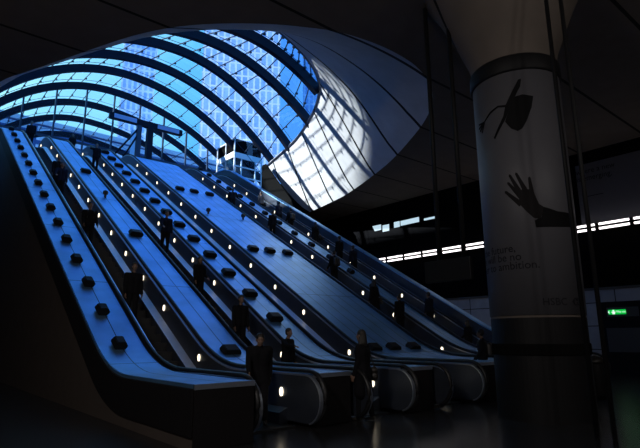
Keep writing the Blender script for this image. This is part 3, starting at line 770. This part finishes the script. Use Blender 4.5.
    if bag == 'backpack':
        bm = bmesh.new()
        capsule(bm, T((-.08, -.2, 1.1)), T((-.08, -.19, 1.32)), .1, .09); capsule(bm, T((.08, -.2, 1.1)), T((.08, -.19, 1.32)), .1, .09)
        for x in (-.11, .11): add_tube(bm, [T((x, -.12, 1.4)), T((x, .02, 1.5)), T((x, .13, 1.4)), T((x, .12, 1.2)), T((x*1.3, -.05, 1.05))], .02, 8)
        out['backpack'] = remeshed('backpack', bm, .016, M['leather'])
    if bag == 'shoulder':
        bm = bmesh.new(); c = T((sw+.09, 0, .95)); capsule(bm, c + Vector((0, -.12, 0)), c + Vector((0, .12, 0)), .085, .085); capsule(bm, c + Vector((0, -.12, -.12)), c + Vector((0, .12, -.12)), .09, .09)
        add_tube(bm, [c + Vector((0, -.14, .05)), T((sw-.03, -.03, 1.49)), T((sw-.03, .03, 1.49)), c + Vector((0, .14, .05))], .016, 8)
        out['shoulder_bag'] = remeshed('shoulder_bag', bm, .016, M['leather'])
    for me in out.values():
        for v in me.vertices: v.co *= k
    return out
STAND = figure(arms=((.05, .10, .2), (.05, .10, .25)), legs=((.03, .02), (-.03, .04)))
RAIL = figure(lean=.06, arms=((.02, .1, .2), (.55, .22, .55)), legs=((.08, .05), (-.08, .05)), jacket='cloth_n')
WOMAN = figure(female=True, long_hair=True, coat=.38, arms=((.05, .08, .3), (-.05, .1, .4)), legs=((.1, .05), (-.12, .08)), h=1.72, bag='shoulder')
PACK = figure(bag='backpack', arms=((.15, .1, .5), (.15, .1, .5)), legs=((.05, .03), (-.05, .05)), h=1.76)
WALK = figure(lean=.10, nod=.22, arms=((-.35, .1, .35), (.4, .1, .5)), legs=((.38, .12), (-.30, .35)), coat=.12, h=1.72)
POINT = figure(lean=.05, arms=((.05, .1, .2), (1.15, .5, .35)), legs=((.1, .05), (-.1, .08)), h=1.7)
LEAN = figure(lean=.38, nod=-.1, arms=((.3, .15, .3), (.95, .35, .5)), legs=((.12, .1), (-.15, .1)), h=1.72)
GREY = figure(lean=.05, female=True, arms=((.1, .12, .3), (.3, .12, .9)), jacket='cloth_g', legs=((.05, .02), (-.05, .05)), bag='shoulder', h=1.66)
SHORT = figure(female=True, long_hair=True, arms=((.1, .1, .9), (.1, .1, .3)), legs=((.02, .02), (-.04, .05)), h=1.62)
def tread(y):
    if y < YB: return .022
    if y > YT: return ZG + .012
    return (math.floor((y - YB) / .4) + .5) * .4 * T30 + .002
def snap(y): return y if (y < YB or y > YT) else YB + (math.floor((y - YB) / .4) + .5) * .4 - .03
def person(fig, x, y, rz, label, z=None):
    y = snap(y) if z is None else y
    p = thing('person', label, 'person', (x, y, tread(y) if z is None else z), rz)
    for n, me in fig.items(): inst('shoe' if n.startswith('shoe') and n[-1] in '01' else n, me, p)
PI = math.pi
person(WALK, 5.72, 8.7, PI*.86, 'person in black with bowed head stepping off the foot of the leftmost escalator', .032)
person(WOMAN, 7.52, 7.62, PI*.1, 'long-haired person in a dark knee-length coat standing at the escalator feet', 0.0)
person(PACK, 13.4, 8.62, PI*.15, 'person with a dark backpack standing just left of the poster pillar', 0.0)
person(POINT, 8.37, 11.3, PI*1.1, 'person reaching one arm sideways at the foot of the second escalator')
person(STAND, 5.35, 34.6, PI*.9, 'person in a dark suit standing at the top of the leftmost escalator')
person(SHORT, 7.85, 34.9, PI*.95, 'person seen against the bright glass at the top of the second escalator')
person(POINT, 8.35, 30.9, PI*.95, 'person high on the second escalator with one arm held out over the rail')
person(STAND, 5.3, 25.9, PI, 'person in black in the upper half of the leftmost escalator')
person(RAIL, 5.2, 24.6, PI, 'person right below another in the upper half of the leftmost escalator')
person(PACK, 5.2, 19.3, PI, 'person with a backpack halfway along the leftmost escalator')
person(STAND, 5.25, 14.6, PI, 'lowest rider on the leftmost escalator, dark against its black steps')
person(RAIL, 8.3, 19.9, PI, 'person in navy at the middle of the second escalator, head above the block-studded deck')
person(SHORT, 7.9, 15.7, PI, 'long-haired person low on the second escalator, mostly below the deck edge')
person(STAND, 7.85, 12.8, PI, 'person near the bottom of the second escalator, behind the lowest wide block')
person(LEAN, 15.55, 26.9, -.5, 'person leaning forward over the rail high on the escalator right of the widest deck')
person(GREY, 17.95, 27.2, 0, 'person in a grey jacket, topmost rider on the rightmost escalator')
person(RAIL, 18.0, 25.4, 0, 'person in navy, second rider from the top of the rightmost escalator')
person(PACK, 18.0, 24.0, 0, 'person with a backpack, third rider from the top of the rightmost escalator')
person(STAND, 15.85, 22.9, 0, 'person in black beside the lower backpack rider, right of the widest deck')
person(WOMAN, 18.3, 22.4, 0, 'long-haired person in a coat, fourth rider from the top of the rightmost escalator')
person(STAND, 18.35, 20.1, 0, 'person in black, fifth rider from the top of the rightmost escalator, by the dark parapet')
person(RAIL, 18.25, 18.9, 0, 'person in navy, sixth rider from the top of the rightmost escalator')
person(PACK, 15.8, 17.6, 0, 'person with a backpack midway on the escalator right of the widest deck')
person(WOMAN, 15.55, 14.9, 0, 'long-haired person low on the escalator right of the widest deck, upper of two together')
person(STAND, 15.75, 13.8, 0, 'person in black low on the escalator right of the widest deck, lower of two together')
person(RAIL, 18.2, 14.1, 0, 'person in navy near the bottom of the rightmost escalator')
person(SHORT, 18.0, 12.0, 0, 'lowest rider on the rightmost escalator, long-haired')


# ------------------------------------------------------------------ light
w = bpy.data.worlds.new('sky'); S.world = w; w.use_nodes = True
N, L = w.node_tree.nodes, w.node_tree.links; N.clear()
out = N.new('ShaderNodeOutputWorld'); bg = N.new('ShaderNodeBackground'); tc = N.new('ShaderNodeTexCoord')
nz = N.new('ShaderNodeTexNoise'); nz.inputs['Scale'].default_value = 3.0; nz.inputs['Detail'].default_value = 5
L.new(tc.outputs['Generated'], nz.inputs['Vector'])
dot = N.new('ShaderNodeVectorMath'); dot.operation = 'DOT_PRODUCT'; dot.inputs[1].default_value = Vector((-.05, .93, .36)).normalized()
L.new(tc.outputs['Generated'], dot.inputs[0])
mr = N.new('ShaderNodeMapRange'); mr.inputs[1].default_value = .80; mr.inputs[2].default_value = .99
L.new(dot.outputs['Value'], mr.inputs[0])
ad = N.new('ShaderNodeMath'); ad.operation = 'MULTIPLY_ADD'; ad.inputs[1].default_value = .9; ad.inputs[2].default_value = -.36
L.new(nz.outputs['Fac'], ad.inputs[0])
a2 = N.new('ShaderNodeMath'); a2.operation = 'MULTIPLY_ADD'; a2.inputs[1].default_value = .75; a2.use_clamp = True
L.new(mr.outputs[0], a2.inputs[0]); L.new(ad.outputs[0], a2.inputs[2])
rp_ = N.new('ShaderNodeValToRGB'); e = rp_.color_ramp.elements
e[0].position = 0; e[0].color = (.06, .27, .88, 1); e[1].position = 1; e[1].color = (.55, 1.05, 1.15, 1)
m_ = e.new(.45); m_.color = (.14, .54, 1.0, 1)
L.new(a2.outputs[0], rp_.inputs[0]); L.new(rp_.outputs[0], bg.inputs[0]); bg.inputs[1].default_value = 1.55
L.new(bg.outputs[0], out.inputs[0])
sl = bpy.data.lights.new('sun', 'SUN'); sl.energy = 16.0; sl.angle = R(.6); sl.color = (1.0, .96, .9)
so_ = bpy.data.objects.new('sun', sl); COL.objects.link(so_)
sd = Vector((.9, -.28, -.42)); so_.rotation_euler = sd.to_track_quat('-Z', 'Y').to_euler(); so_.location = (-40, 20, 40)

# ------------------------------------------------------------------ camera
cam = bpy.data.cameras.new('camera'); co = bpy.data.objects.new('camera', cam); COL.objects.link(co)
yaw, pit, rol = R(40.07), R(12.47), R(.41)
fw = Vector((math.sin(yaw)*math.cos(pit), math.cos(yaw)*math.cos(pit), math.sin(pit)))
rt = Vector((math.cos(yaw), -math.sin(yaw), 0)); upv = rt.cross(fw)
Rr = rt*math.cos(rol) - upv*math.sin(rol); U = upv*math.cos(rol) + rt*math.sin(rol)
mm = Matrix((Rr, U, -fw)).transposed().to_4x4(); mm.translation = (0, 0, 1.65); co.matrix_world = mm
cam.sensor_width = 36; cam.lens = 506.8 / 640 * 36; cam.clip_end = 1000
S.camera = co
S.view_settings.view_transform = 'Standard'; S.view_settings.look = 'None'; S.view_settings.gamma = 1; S.view_settings.exposure = 0
S.view_settings.use_curve_mapping = False
